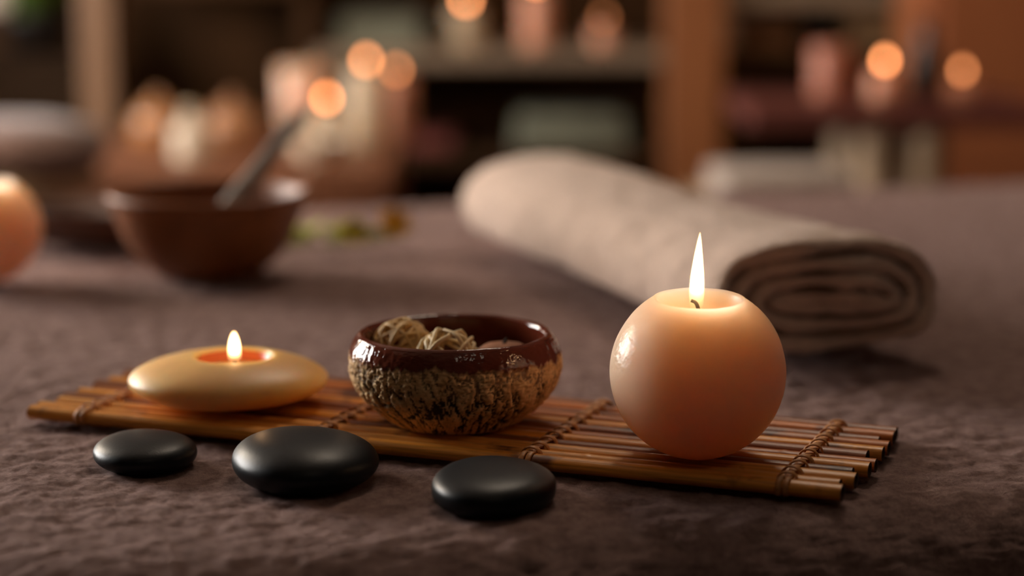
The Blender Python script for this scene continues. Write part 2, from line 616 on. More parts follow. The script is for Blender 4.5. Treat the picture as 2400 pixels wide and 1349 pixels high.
cl_o = link('plush_cover', cloth_mesh(), M_cloth, None, corner + Vector((0, 0, Z0)), (0, 0, TA))
tag(cl_o, 'mauve-brown plush cover draped over the whole treatment table', 'tablecloth')

# ------------------------------------------------------------------ bamboo mat
A_ = G(62, 985); B_ = G(1975, 1180)
MU = (B_ - A_); ML = MU.length; MU.normalize(); MV = Vector((-MU.y, MU.x, 0))
mat_ang = math.atan2(MU.y, MU.x)
MAT_TOP = .0072
mat = thing('bamboo_mat', 'long brown bamboo stick mat lashed with rattan under the two candles and the bowl', 'placemat', A_, mat_ang)
def mat_uv(x, y, h=.004):
    d = G(x, y, h) - A_
    return d.dot(MU), d.dot(MV)
widths = [.0108, .0092, .0112, .0088, .0104, .0092, .0112, .0096, .0104, .0088, .0100, .0098]
vpos = []
acc = .0
for w_ in widths:
    vpos.append((acc + w_ / 2, w_ / 2))
    acc += w_ + .0005
ends = [0.0, -.002, .003, -.001, .002, .004, -.001, .001, .003, -.002, .002, .0]
tone = [0, 1, 1, 3, 0, 2, 3, 0, 2, 3, 4, 3]
for k, (vc, hw) in enumerate(vpos):
    L = ML + random.uniform(-.003, .002)
    hz = MAT_TOP / 2 - (0 if k in (0, 2, 4, 6, 8, 10) else random.uniform(.0001, .0004))
    nodes = [(random.uniform(.05, .2)), random.uniform(.24, .4)] if k % 2 else [random.uniform(.08, .36)]
    if k == 1: nodes = [.095, .30]
    xs = sorted(set(list(np.linspace(0, L, 44)) + [nd + d for nd in nodes for d in (-.003, -.0015, 0, .0015, .003)]))
    V, F = [], []
    sg = 14
    bend = random.uniform(-.0006, .0006)
    for x in xs:
        bump = 1 + sum(.09 * math.exp(-((x - nd) / .0013) ** 2) for nd in nodes)
        for j in range(sg):
            a = 2 * pi * j / sg
            V.append((x + ends[k], vc + hw * .985 * bump * cos(a) + bend * sin(pi * x / L), hz + hz * bump * sin(a)))
    n_ = len(xs)
    for i in range(n_ - 1):
        for j in range(sg):
            j2 = (j + 1) % sg
            F.append((i * sg + j, (i + 1) * sg + j, (i + 1) * sg + j2, i * sg + j2))
    for first, sgn, xe in ((0, 1, 0.0), ((n_ - 1) * sg, -1, L)):
        prev = list(range(len(V), len(V) + sg))
        V += [V[first + j] for j in range(sg)]
        for fr, dx in ((.62, 0.0), (.55, .006)):
            new = list(range(len(V), len(V) + sg))
            for j in range(sg):
                a = 2 * pi * j / sg
                V.append((xe + ends[k] + sgn * dx, vc + hw * .985 * fr * cos(a), hz + hz * fr * sin(a)))
            for j in range(sg):
                j2 = (j + 1) % sg
                F.append((prev[j], prev[j2], new[j2], new[j]))
            prev = new
        F.append(tuple(prev))
    # V is along +x: the fixed winding points outwards
    so = mk('bamboo_stick', (V, F), BAMBOO[tone[k]], mat)
    so.data.materials.append(M_cut)
    for p in so.data.polygons[(n_ - 1) * sg:]:
        p.material_index = 1
        p.use_smooth = False
    fixn(so)
# lashings
lash_u = [mat_uv(172, 985)[0], mat_uv(735, 1030)[0], mat_uv(1222, 1088)[0], mat_uv(1812, 1165)[0]]
for u0 in lash_u:
    # runner: a strip lying along the tops of the sticks
    pts = []
    for k, (vc, hw) in enumerate(vpos):
        pts.append((u0, vc, MAT_TOP + .0006))
        if k < len(vpos) - 1:
            pts.append((u0 + random.uniform(-.0003, .0003), vc + hw, MAT_TOP - .0001))
    sp = smooth_prof(pts, 5)
    lash = fixn(mk('rattan_lashing', ribbon(sp, lambda i: (1, 0, 0), .0042, .0010), M_cane, mat))
    wrapme = None
    for k in range(len(vpos) - 1):
        vg = vpos[k][0] + vpos[k][1]
        arc = []
        for j in range(13):
            a = pi * j / 12
            arc.append((.0046 * cos(a), .0010 * cos(a), .0042 + .0052 * sin(a) ** .8 - .0042 + .0))
        if wrapme is None or random.random() < .0:
            o = fixn(mk('rattan_wrap', ribbon(arc, lambda i: (0, 1, .0), .0034, .0010), M_cane, lash))
            wrapme = o.data
        else:
            o = link('rattan_wrap', wrapme, None, lash)
        o.location = (u0, vg - .0008, .0042)
        o.rotation_euler = (random.uniform(-.25, .1), random.uniform(-.08, .08), random.uniform(-.22, .22))
    # two turns round the front stick
    vc, hw = vpos[0]
    for du in (-.0016, .0018):
        arc = []
        for j in range(19):
            a = radians(55 + 215 * j / 18)
            arc.append((u0 + du, vc + (hw + .0006) * cos(a), MAT_TOP / 2 + (MAT_TOP / 2 + .0006) * sin(a)))
        arc = [p for p in arc if p[2] > .0004]
        fixn(mk('rattan_wrap', ribbon(arc, lambda i: (1, 0, 0), .0028, .0009), M_cane, lash))

# ------------------------------------------------------------------ candles on the table
def flame_point(loc, watt, parent_name):
    l = bpy.data.lights.new('flame_light', 'POINT')
    l.energy = watt
    l.color = (1.0, .55, .32)
    l.shadow_soft_size = .0035
    o = bpy.data.objects.new('flame_light', l)
    COL.objects.link(o)
    o.location = loc
    return o

def wick_curve(pts, r): return tube(pts, lambda t: r * (1 - .25 * t), 10)

M_flame = flame_mat('flame_gas', (1.0, .56, .22, 1), 4200, .002, .021)
M_flame2 = flame_mat('flame_gas_small', (1.0, .56, .22, 1), 4200, .002, .011)

def ball_candle(center, R, label, tilt, flame_h, group=None, seg=96):
    base = center - Vector((0, 0, R * .985))
    t_ = thing('ball_candle', label, 'candle', base, 0, group)
    prof = [(0, 0), (R * .17, 0)]
    a0 = math.acos(.985)
    aend = pi - math.asin(.535)
    for j in range(1, 41):
        a = a0 + (aend - a0) * j / 40
        prof.append((R * sin(a), R * .985 - R * cos(a)))
    zr = prof[-1][1]
    prof += [(R * .515, zr + R * .018), (R * .49, zr + R * .016), (R * .472, zr - R * .01), (R * .455, zr - R * .06), (R * .43, zr - R * .14),
             (R * .38, zr - R * .22), (R * .28, zr - R * .27), (R * .14, zr - R * .285), (0, zr - R * .29)]
    V, F = lathe(prof, seg)
    # hand-made surface: faint dents, a worn patch on the left
    A = np.array(V); nrm = A - np.array([0, 0, R * .985]); nrm /= np.linalg.norm(nrm, axis=1)[:, None] + 1e-9
    A = A + nrm * (fbm(A * (2.2 / R), 3) * R * .006)[:, None] * (A[:, 2] > R * .02)[:, None]
    Mt = Matrix.Translation((0, 0, R * .985)) @ Matrix.Rotation(tilt, 4, 'X') @ Matrix.Translation((0, 0, -R * .985))
    body = fixn(mk('wax_body', xf((A.tolist(), F), Mt), M_wax, t_))
    floor = Mt @ Vector((0, 0, zr - R * .29))
    wb = floor + Vector((0, 0, -.001))
    sc = R / .04
    fx = -.0012 * sc
    wpts = [wb, wb + Vector((.0002, 0, .004 * sc)), wb + Vector((-.0004 * sc, 0, .0085 * sc)), wb + Vector((-.0016 * sc, -.0004, .0112 * sc)), wb + Vector((-.0036 * sc, -.0006, .0122 * sc))]
    mk('wick', wick_curve(smooth_prof(wpts, 5), .00105 * sc), M_wick, t_)
    # flame
    fl = [(0, 0), (.0016, .0006), (.0029, .003), (.0034, .007), (.0035, .011), (.0032, .016), (.0026, .0215), (.0019, .027), (.0011, .0325), (.0004, .0365), (0, .0378)]
    fp = [(r_ * sc, z_ * flame_h / .0378) for r_, z_ in smooth_prof(fl, 4)]
    fp[0] = (0, fp[0][1]); fp[-1] = (0, fp[-1][1])
    fv = lathe([(max(r_, 0), z_) for r_, z_ in fp], 28)
    fv = ([(x + .0012 * sc * (z / flame_h) ** 2, y, z) for x, y, z in fv[0]], fv[1])
    fo = fixn(mk('flame', fv, M_flame, t_, wb + Vector((fx, 0, .0062 * sc))))
    flame_point(base + wb + Vector((fx, 0, .0062 * sc + flame_h * .68)), FLAME_WATT, t_)
    return t_

bc = ray(1635, 873) * .9435
bc = Vector((bc.x, bc.y, Z0 + MAT_TOP + .04 * .985))
ball_candle(bc, .0405, 'peach ball candle with a tall flame on the right of the bamboo mat', radians(3.5), .0378)
lc = G(-32, 533, .039)
lb = ball_candle(Vector((lc.x, lc.y, Z0 + .0385)), .0385, 'blurred peach ball candle at the far left behind the mat, cut by the frame', 0, .03, None, 64)

# pebble tea-light holder
def pebble_holder():
    a, c = .0503, .0131
    o = G(533, 884, MAT_TOP + c)
    t_ = thing('pebble_candle_holder', 'ochre pebble-shaped tealight holder with lit candle on the left of the mat', 'candle holder', (o.x, o.y, Z0 + MAT_TOP - .0002))
    hr = .0200
    hx, hy = .0036, .0
    seg = 96
    V, F, rings = [], [], []
    prof = []
    for j in range(1, 34):
        ph = -pi / 2 + j * (pi / 2 + radians(64)) / 33
        prof.append((cos(ph), sin(ph)))
    V.append((0, 0, 0)); rings.append([0])
    n = len(prof)
    for j, (pr, pz) in enumerate(prof):
        row = []
        for k in range(seg):
            an = 2 * pi * k / seg
            rr = a * (1 + .02 * cos(2 * an + .5) + .012 * cos(3 * an))
            pr2 = abs(pr) ** .86
            w = max(0, (j - 18) / (n - 19)) ** 2      # morph into the round opening
            x = rr * pr2 * cos(an); y = rr * .95 * pr2 * sin(an)
            x2 = hx + hr * 1.06 * cos(an); y2 = hy + hr * 1.06 * sin(an)
            w2 = w if j < n - 1 else 1
            z = c + c * np.sign(pz) * abs(pz) ** .95
            zt = c * 2 * .958
            V.append((x * (1 - w2) + x2 * w2, y * (1 - w2) + y2 * w2, z * (1 - w2) + zt * w2))
            row.append(len(V) - 1)
        rings.append(row)
    zt = c * 2 * .958
    for r_, z_ in ((hr * 1.0, zt - .0004), (hr * .975, zt - .002), (hr * .97, zt - .006), (hr * .97, zt - .0105), (0, zt - .0107)):
        if r_ == 0:
            V.append((hx, hy, z_)); rings.append([len(V) - 1]); continue
        rings.append(list(range(len(V), len(V) + seg)))
        V += [(hx + r_ * cos(2 * pi * k / seg), hy + r_ * sin(2 * pi * k / seg), z_) for k in range(seg)]
    for p, q in zip(rings, rings[1:]):
        for k in range(seg):
            k2 = (k + 1) % seg
            if len(p) == 1: F.append((p[0], q[k2], q[k]))
            elif len(q) == 1: F.append((p[k], p[k2], q[0]))
            else: F.append((p[k], p[k2], q[k2], q[k]))
    fixn(mk('pebble', (V, F), M_pebble, t_))
    fixn(mk('tealight_cup', lathe([(0, 0), (.0191, 0), (.0192, .0088), (.0189, .0090), (.0186, .0088), (.0185, .0006), (0, .0006)], 64), plain('copper_red_cup', lin(178, 92, 50), rough=.35), t_, (hx, hy, zt - .0105)))
    cup = lathe([(0, 0), (.0183, 0), (.0184, .0030), (.0180, .0031), (.0150, .0028), (.006, .0027), (0, .0027)], 64)
    w_ = mk('tealight_wax', cup, M_waxlit, t_, (hx, hy, zt - .0098))
    fixn(w_)
    wb = Vector((hx + .0003, hy - .008 + .008, zt - .0082))
    mk('wick', wick_curve([wb, wb + Vector((0, 0, .002)), wb + Vector((.0001, 0, .0058))], .0007), M_wick, t_)
    fl = [(0, 0), (.0018, .0006), (.0029, .003), (.0032, .006), (.0031, .009), (.0027, .0125), (.0018, .0158), (.0008, .0178), (0, .0184)]
    fp = smooth_prof(fl, 4)
    fixn(mk('flame', lathe([(max(r_, 0), z_) for r_, z_ in fp[:-1]] + [(0, .0184)], 28), M_flame2, t_, wb + Vector((0, 0, .0022))))
    flame_point(Vector((o.x, o.y, Z0 + MAT_TOP)) + wb + Vector((0, 0, .0125)), FLAME_WATT * .7, t_)
pebble_holder()

# ------------------------------------------------------------------ bark-textured bowl
M_bowl, nt, b = newmat('bark_glaze')
at = N(nt, 'ShaderNodeAttribute', attribute_name='glaze')
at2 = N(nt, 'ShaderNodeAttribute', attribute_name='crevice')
v = coords(nt)
nn = N(nt, 'ShaderNodeTexNoise'); nn.inputs['Scale'].default_value = 160; nn.inputs['Detail'].default_value = 6
nt.links.new(v, nn.inputs['Vector'])
clay = ramp(nt, nn.outputs['Fac'], [(.3, lin(206, 158, 100)), (.7, lin(248, 208, 148))])
mx = N(nt, 'ShaderNodeMix', data_type='RGBA')
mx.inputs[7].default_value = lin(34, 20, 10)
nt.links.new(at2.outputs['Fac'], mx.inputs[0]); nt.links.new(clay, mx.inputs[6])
mx2 = N(nt, 'ShaderNodeMix', data_type='RGBA')
mx2.inputs[7].default_value = lin(104, 48, 32)
nt.links.new(at.outputs['Fac'], mx2.inputs[0]); nt.links.new(mx.outputs[2], mx2.inputs[6])
nt.links.new(mx2.outputs[2], b.inputs['Base Color'])
mr = N(nt, 'ShaderNodeMapRange'); mr.inputs['To Min'].default_value = .75; mr.inputs['To Max'].default_value = .09
nt.links.new(at.outputs['Fac'], mr.inputs['Value']); nt.links.new(mr.outputs[0], b.inputs['Roughness'])
bp = N(nt, 'ShaderNodeBump'); bp.inputs['Distance'].default_value = .0003
nt.links.new(nn.outputs['Fac'], bp.inputs['Height']); nt.links.new(bp.outputs['Normal'], b.inputs['Normal'])

def bark_bowl():
    o = G(1068, 984, MAT_TOP)
    t_ = thing('bark_bowl', 'round bowl with glossy brown rim and bark-textured tan sides in the middle of the mat', 'bowl', o, .4)
    prof = [(0, .0012), (.024, .0010), (.030, .0000), (.0345, .0025), (.0418, .0085), (.0484, .0158), (.0519, .0235), (.0528, .0300), (.0522, .0360), (.0505, .0405),
            (.0484, .0436), (.0464, .0450), (.0446, .0442), (.0438, .0420), (.0440, .0370), (.0446, .0300), (.0430, .0210), (.0370, .0120), (.0250, .0065), (0, .0050)]
    pf = smooth_prof(prof, 16)
    pf = [(max(r, 0), z) for r, z in pf]; pf[0] = (0, pf[0][1]); pf[-1] = (0, pf[-1][1])
    seg = 420
    V, F = lathe(pf, seg)
    A = np.array(V)
    r = np.hypot(A[:, 0], A[:, 1])
    an = np.arctan2(A[:, 1], A[:, 0])
    n_out = 10 * 16 + 1                      # profile samples on the outside
    idx_out = 1 + (n_out - 1) * seg
    outside = np.arange(len(A)) < idx_out
    z = A[:, 2]
    # bark: ridged noise stretched up and down the wall, slightly slanted
    wob = fbm(A * 60, 2) * .5
    cx_, sy_ = np.cos(an), np.sin(an)
    q = np.stack([cx_ * 8.5 + wob, sy_ * 8.5 + wob, z * 62 + cx_ * 3], 1)
    n1 = np.abs(fbm(q, 3)); n1 = np.clip(1 - n1 * 4.4, 0, 1)
    q2 = np.stack([cx_ * 24, sy_ * 24, z * 260], 1)
    n2 = np.abs(fbm(q2 + wob[:, None] * 2, 3)); n2 = np.clip(1 - n2 * 4.6, 0, 1)
    dens = np.clip(.85 + .6 * fbm(np.stack([cx_ * 2.2, sy_ * 2.2, z * 40], 1), 2), .15, 1)
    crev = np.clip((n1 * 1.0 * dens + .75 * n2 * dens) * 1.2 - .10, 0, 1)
    # glaze at the rim runs down unevenly
    edge = .0335 + .0035 * fbm(np.stack([cx_ * 4, sy_ * 4, z * 0 + 3], 1), 3) + .004 * np.clip(fbm(np.stack([cx_ * 16, sy_ * 16, z * 0], 1), 2), -1, 1)
    gl = np.clip((z - edge) / .0022, 0, 1)
    gl = np.where(outside, gl, 1.0)
    gl = np.maximum(gl, np.where(outside, np.clip((crev - .75) * 2.2, 0, .55) * np.clip((z - .02) / .015, 0, 1), 0))
    foot = np.clip(z / .006, 0, 1)
    rel = np.where(outside, (-.0016 * crev + .0007 * fbm(np.stack([cx_ * 34, sy_ * 34, z * 620], 1), 4)) * (1 - .82 * gl) * foot, 0)
    rel = rel + np.where(outside & (gl > .5), .00035 * fbm(np.stack([cx_ * 9, sy_ * 9, z * 130], 1), 2), 0)
    rimw = .0006 * fbm(np.stack([cx_ * 2.5, sy_ * 2.5, z * 0 + 9], 1), 2)
    A[:, 2] += rimw * np.clip((z - .03) / .015, 0, 1)
    A[:, 0] += cx_ * rel; A[:, 1] += sy_ * rel
    me = pymesh('bowl_body', A, F)
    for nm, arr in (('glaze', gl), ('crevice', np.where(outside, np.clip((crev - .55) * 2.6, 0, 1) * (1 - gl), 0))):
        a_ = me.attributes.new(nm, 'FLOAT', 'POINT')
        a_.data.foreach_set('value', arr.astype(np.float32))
    ob = link('bowl_body', me, M_bowl, t_)
    fixn(ob)
    return o
bo = bark_bowl()

# things in the bowl
def twig_ball(c, R, label, m, seed, n=15, rad=.0010):
    rr = random.Random(seed)
    t_ = thing('twig_ball', label, 'ornament', c)
    t_.rotation_euler = (rr.random(), rr.random(), rr.random())
    for k in range(n):
        nx = Vector((rr.gauss(0, 1), rr.gauss(0, 1), rr.gauss(0, 1))).normalized()
        ax = nx.orthogonal().normalized(); bx = nx.cross(ax)
        off = rr.uniform(-.45, .45) * R
        rad_c = sqrt(max(R * R - off * off, 0)) * rr.uniform(.93, 1.0)
        m_ = rr.choice((6, 7, 8))
        a0 = rr.random() * 6
        key = []
        for j in range(m_):
            a = a0 + 2 * pi * j / m_ + rr.uniform(-.12, .12)
            key.append(nx * (off + rr.uniform(-.05, .05) * R) + (ax * cos(a) + bx * sin(a)) * rad_c * rr.uniform(.94, 1.03))
        pts = []
        for j in range(m_):
            p0, p1 = key[j], key[(j + 1) % m_]
            pm, pn = key[j - 1], key[(j + 2) % m_]
            for q_ in range(5):
                s_ = q_ / 5
                lin_ = p0.lerp(p1, s_)
                cr = .5 * ((2 * p0) + (p1 - pm) * s_ + (2 * pm - 5 * p0 + 4 * p1 - pn) * s_ * s_ + (3 * p0 - pm - 3 * p1 + pn) * s_ ** 3)
                pts.append(lin_.lerp(cr, .6))
        mk('twig', tube(pts, rad * rr.uniform(.8, 1.15), 7, True), m, t_)
    return t_

tb = Vector((bo.x, bo.y, Z0 + MAT_TOP))
twig_ball(tb + Vector((-.003, -.011, .0300)), .0188, 'pale loosely wound twig ball at the front of the bark-textured bowl', M_twig, 3, 13)
twig_ball(tb + Vector((-.0270, .0115, .0340)), .0148, 'straw-coloured densely wound twig ball at the back left of the bark-textured bowl', M_twig2, 8, 24)
pod = thing('dried_pod', 'rounded reddish-brown dried pod lying right of the twig balls in the bowl', 'dried fruit', tb + Vector((.0240, .0090, .0140)))
pv, pf_ = lathe([(0, 0), (.006, .001), (.013, .006), (.0165, .013), (.015, .0185), (.010, .0222), (.004, .0236), (.0012, .0232), (0, .0228)], 40)
pv = [(x * (1 + .03 * cos(8 * math.atan2(y, x))), y * (1 + .03 * cos(8 * math.atan2(y, x))), z) for x, y, z in pv]
fixn(mk('pod_husk', (pv, pf_), M_pod, pod))
fixn(mk('pod_stem', tube([(0, 0, .0222), (.0006, .0003, .0242), (.0015, .0005, .0256)], lambda t: .0012 - .0005 * t, 8), M_wick, pod))

# ------------------------------------------------------------------ black stones
def stone(px, py, a, b, c, rz, label, ex=1.0, ez=1.0, skew=0.0):
    o = G(px, py, c * .8)
    V, F = lathe([(0, -1)] + [(cos(ph), sin(ph)) for ph in np.linspace(-pi / 2, pi / 2, 41)[1:-1]] + [(0, 1)], 72)
    A = np.array(V)
    r = np.hypot(A[:, 0], A[:, 1]); an = np.arctan2(A[:, 1], A[:, 0])
    r2 = np.where(A[:, 2] < 0, r ** (ex * .55), r ** ex)
    z2 = np.sign(A[:, 2]) * np.abs(A[:, 2]) ** ez
    shp = 1 + .03 * np.cos(2 * an + .7) + .025 * np.cos(3 * an + skew)
    X = a * r2 * np.cos(an) * shp; Y = b * r2 * np.sin(an) * shp
    z2 = np.where(z2 < 0, z2 * .80, z2)
    Z = c * z2 * (1 + skew * .10 * np.cos(an) * r2)
    nz = fbm(np.stack([A[:, 0] * 1.3, A[:, 1] * 1.3, A[:, 2] + skew * 5], 1), 2) * .02
    A = np.stack([X * (1 + nz), Y * (1 + nz), Z], 1)
    ob = fixn(mk('massage_stone', (A.tolist(), F), M_black, None, (o.x, o.y, Z0 + c * .8 - .0030), (0, 0, rz)))
    tag(ob, label, 'stone', 'black massage stones')
stone(337, 1044, .0236, .0290, .0082, .30, 'smallest flat black massage stone, leftmost in front of the mat', .76, .92, .6)
stone(713, 1063, .0326, .0400, .0126, .22, 'largest domed black massage stone, in the middle in front of the mat', .80, 1.0, -.4)
stone(1155, 1125, .0270, .0350, .0094, -.1, 'flat-topped black massage stone nearest the camera, on the right', .66, .80, .2)

# ------------------------------------------------------------------ towel roll
def towel():
    L0 = G(1262, 574); R0 = G(1950, 862)
    ax = (R0 - L0); ln = ax.length; ax.normalize()
    side = Vector((ax.y, -ax.x, 0)) * -1            # towards the back right
    t_ = Vector((L0.x, L0.y, Z0))
    th, pitch, turns = .0078, .0092, 3.55
    ns, na = 300, 110
    V, F = [], []
    rows = []
    a_out, b_out = .0640, .0345
    for i in range(ns):
        q = i / (ns - 1)
        ang = -radians(150) - q * turns * 2 * pi        # starts at the lower left
        k = q * turns * pitch
        aa, bb = a_out - k * 1.15, b_out - k * .98
        cxp = aa * np.sign(cos(ang)) * abs(cos(ang)) ** .8
        czp = bb * np.sign(sin(ang)) * abs(sin(ang)) ** .95
        rows.append((cxp, czp, aa, bb))
    pts = np.array([(r_[0], r_[1]) for r_ in rows])
    tan = np.gradient(pts, axis=0); tan /= np.linalg.norm(tan, axis=1)[:, None]
    nrm = np.stack([-tan[:, 1], tan[:, 0]], 1)
    flip = np.sign((nrm * pts).sum(1)); nrm *= flip[:, None]
    outer = pts + nrm * 0
    inner = pts - nrm * th
    # rounded strip ends
    loop = np.concatenate([outer, inner[::-1]])
    m = len(loop)
    us = np.concatenate([[0, .0015, .004], np.linspace(.009, ln - .009, na), [ln - .004, ln - .0015, ln]])
    allv = []
    for u in us:
        f = u / ln
        sc = 1.03 + .12 * f + .07 * math.exp(-((f - 1) / .16) ** 2) - .03 * math.exp(-((f - .55) / .17) ** 2)
        scz = 1.10 + .02 * f + .03 * math.exp(-((f - 1) / .2) ** 2) - .055 * math.exp(-((f - .6) / .2) ** 2)
        e = min(u, ln - u)
        pinch = 0 if e > .006 else (1 - e / .006) * .0016
        c2 = loop * np.array([sc, scz])
        cen = np.concatenate([(outer + inner) / 2, ((outer + inner) / 2)[::-1]]) * np.array([sc, scz])
        d = cen - c2; dl = np.linalg.norm(d, axis=1)[:, None] + 1e-9
        c2 = c2 + d / dl * pinch
        lift = b_out * scz
        end_u = u + .006 * np.sin(c2[:, 0] * 60 + c2[:, 1] * 90) * (1 if f > .5 else 0) * max(0, 1 - e / .05)
        X = L0.x + ax.x * end_u + side.x * c2[:, 0]
        Y = L0.y + ax.y * end_u + side.y * c2[:, 0]
        Zz = np.maximum(Z0 + c2[:, 1] + lift, Z0 + .0004 + 0 * c2[:, 1])
        allv.append(np.stack([X, Y, Zz], 1))
    A = np.concatenate(allv)
    nz = fbm(A * 30, 2) * .0030 + fbm(A * 130, 2) * .0022
    cenr = np.array([0, 0, 0.0])
    nn3 = np.tile(np.concatenate([nrm, -nrm[::-1]]), (len(us), 1))
    A[:, 0] += side.x * nn3[:, 0] * nz; A[:, 1] += side.y * nn3[:, 0] * nz
    A[:, 2] = np.maximum(A[:, 2] + nn3[:, 1] * nz, Z0 + .0003)
    idx = np.arange(len(A)).reshape(len(us), m)
    for i in range(len(us) - 1):
        for j in range(m):
            j2 = (j + 1) % m
            F.append((int(idx[i, j]), int(idx[i, j2]), int(idx[i + 1, j2]), int(idx[i + 1, j])))
    for i, rev in ((0, False), (len(us) - 1, True)):
        for j in range(ns - 1):
            q_ = (int(idx[i, j]), int(idx[i, j + 1]), int(idx[i, m - 2 - j]), int(idx[i, m - 1 - j]))
            F.append(q_ if not rev else q_[::-1])
    A[:, :3] -= np.array([L0.x, L0.y, Z0])
    o = fixn(mk('rolled_towel', (A.tolist(), F), M_towel, None, (L0.x, L0.y, Z0)))
    tag(o, 'cream terry towel rolled up, lying behind the peach ball candle', 'towel')
towel()

# ------------------------------------------------------------------ brown mixing bowl with stick
def mixing_bowl():
    o = G(492, 640)
    t_ = thing('clay_bowl', 'dark brown glazed clay bowl with a spout, blurred behind the pebble candle', 'bowl', o, 0)
    prof = [(0, .001), (.030, .0008), (.035, 0), (.0390, .003), (.0505, .0125), (.0600, .0260), (.0660, .0400), (.0690, .0510), (.0716, .0550), (.0726, .0585), (.0704, .0606),
            (.0676, .0592), (.0655, .0540), (.0620, .042), (.056, .029), (.044, .016), (.026, .009), (0, .007)]
    pf = [(max(r, 0), z) for r, z in smooth_prof(prof, 6)]; pf[0] = (0, pf[0][1]); pf[-1] = (0, pf[-1][1])
    V, F = lathe(pf, 96)
    out = []
    for x, y, z in V:
        a = math.atan2(y, x)
        w = math.exp(-((a - .1) / .25) ** 2) * max(0, (z - .040) / .020) ** 2
        out.append((x * (1 + .06 * w), y * (1 + .06 * w), z + .0035 * w))
    fixn(mk('bowl_body', (out, F), M_bowlbrown, t_))
    return o
mb = mixing_bowl()
s1 = Vector((mb.x + .004, mb.y - .040, Z0 + .0335)); s2 = P(722, 250, mb.y + .05)
s0 = s1
st = fixn(mk('wooden_spatula', tube([tuple(s0.lerp(s2, k / 14) - s0) for k in range(15)], lambda t: (.0096 - .0042 * t) * (1 if 0 < t < 1 else .55), 16, flat=.8), M_stick, None, tuple(s0)))
tag(st, 'grey wooden stick leaning out of the dark brown clay bowl', 'stick')

# dark leaf-shaped dish left of the bowl
do = G(196, 580)
dish = thing('wooden_dish', 'dark leaf-shaped wooden dish between the far left candle and the clay bowl', 'dish', (do.x, do.y, Z0), radians(-24))
V, F = [], []
nx_, ny_ = 36, 16
for side_ in (0, 1):
    for i in range(nx_ + 1):
        s_ = i / nx_
        wdt = .040 * sin(pi * min(max(s_, .0), 1.0)) ** .7 + .0012
        for j in range(ny_ + 1):
            q = (j / ny_) * 2 - 1
            z = .004 + .024 * abs(q) ** 2.2 * sin(pi * s_) ** .5 + .016 * abs(2 * s_ - 1) ** 3
            V.append(((s_ - .5) * .175, q * wdt * 1.15, z * 1.25 + (.0 if side_ else -.004)))
n1_ = (nx_ + 1) * (ny_ + 1)
for i in range(nx_):
    for j in range(ny_):
        a = i * (ny_ + 1) + j
        q = (a, a + 1, a + ny_ + 2, a + ny_ + 1)
        F.append(q[::-1]); F.append(tuple(k + n1_ for k in q))
edge = [i * (ny_ + 1) for i in range(nx_ + 1)] + [nx_ * (ny_ + 1) + j for j in range(1, ny_ + 1)] + [i * (ny_ + 1) + ny_ for i in range(nx_ - 1, -1, -1)] + [j for j in range(ny_ - 1, 0, -1)]
for k in range(len(edge)):
    a, b_ = edge[k], edge[(k + 1) % len(edge)]
    F.append((a, b_, b_ + n1_, a + n1_))
fixn(mk('dish_body', (V, F), M_darkwood, dish))
fixn(mk('dish_stem', tube([(-.086, 0, .025), (-.095, .001, .029), (-.104, .004, .031)], lambda t: .0032 - .0014 * t, 8), M_darkwood, dish))

# flower sprig
fo = G(800, 588)
sprig = thing('flower_sprig', 'green leafy sprig with yellow blossoms lying right of the clay bowl', 'flowers', (fo.x, fo.y, Z0), .05)
spts = [(-.05, -.002, .003), (-.025, .002, .006), (0, 0, .006), (.025, .003, .007), (.048, .008, .010)]
sm = smooth_prof(spts, 6)
mk('stem', tube(sm, .0012, 8), M_leaf, sprig)

def leaf_vf(L, Wd, curl):
    V, F = [], []
    n = 9
    for i in range(n + 1):
        s_ = i / n
        w = Wd * sin(pi * s_ ** .8) + .0002
        zc = curl * s_ * s_
        for q in (-1, 0, 1):
            V.append((L * s_, q * w, zc + abs(q) * w * .35))
    k = len(V)
    V += [(x, y, z - .0004) for x, y, z in V]
    for i in range(n):
        for j in range(2):
            a = i * 3 + j
            F.append((a, a + 3, a + 4, a + 1)); F.append((a + k, a + k + 1, a + k + 4, a + k + 3))
        F.append((i * 3, i * 3 + k, i * 3 + 3 + k, i * 3 + 3)); F.append((i * 3 + 2, i * 3 + 5, i * 3 + 5 + k, i * 3 + 2 + k))
    return V, F
lm = pymesh('leaf', *leaf_vf(.020, .0055, .003)); lm.materials.append(M_leaf)
rr = random.Random(5)
for k in range(16):
    p = sm[int(k / 16 * (len(sm) - 1))]
    o = link('leaf', lm, None, sprig, Vector(p) + Vector((0, 0, .001)), (rr.uniform(-.4, .4), rr.uniform(-.5, -.05), (.6 if k % 2 else -.6) + rr.uniform(-.4, .4) + (pi if rr.random() < .25 else 0)))
    s_ = rr.uniform(1.0, 1.4); o.scale = (s_, s_, s_)
def blossom(loc, m, R, tilt):
    c = fixn(mk('blossom', lathe([(0, -.002), (R * .3, -.001), (R * .34, .001), (R * .2, .003), (0, .0036)], 16), m, sprig, loc, tilt))
    pm = pymesh('petal', *leaf_vf(R, R * .36, R * .35)); pm.materials.append(m)
    for k in range(7):
        link('petal', pm, None, c, (0, 0, 0), (0, -.35, 2 * pi * k / 7))
blossom((.010, -.004, .0125), M_petal2, .015, (.9, .2, 0))
blossom((.040, .008, .0165), M_petal, .017, (.8, .3, 0))
blossom((.004, .012, .011), M_petal2, .010, (.6, -.3, .4))

# ------------------------------------------------------------------ the dim back of the room
YB = 3.55
def X_(px, Y, py=250): return P(px, py, Y).x
def Z_(py, Y, px=1200): return P(px, py, Y).z

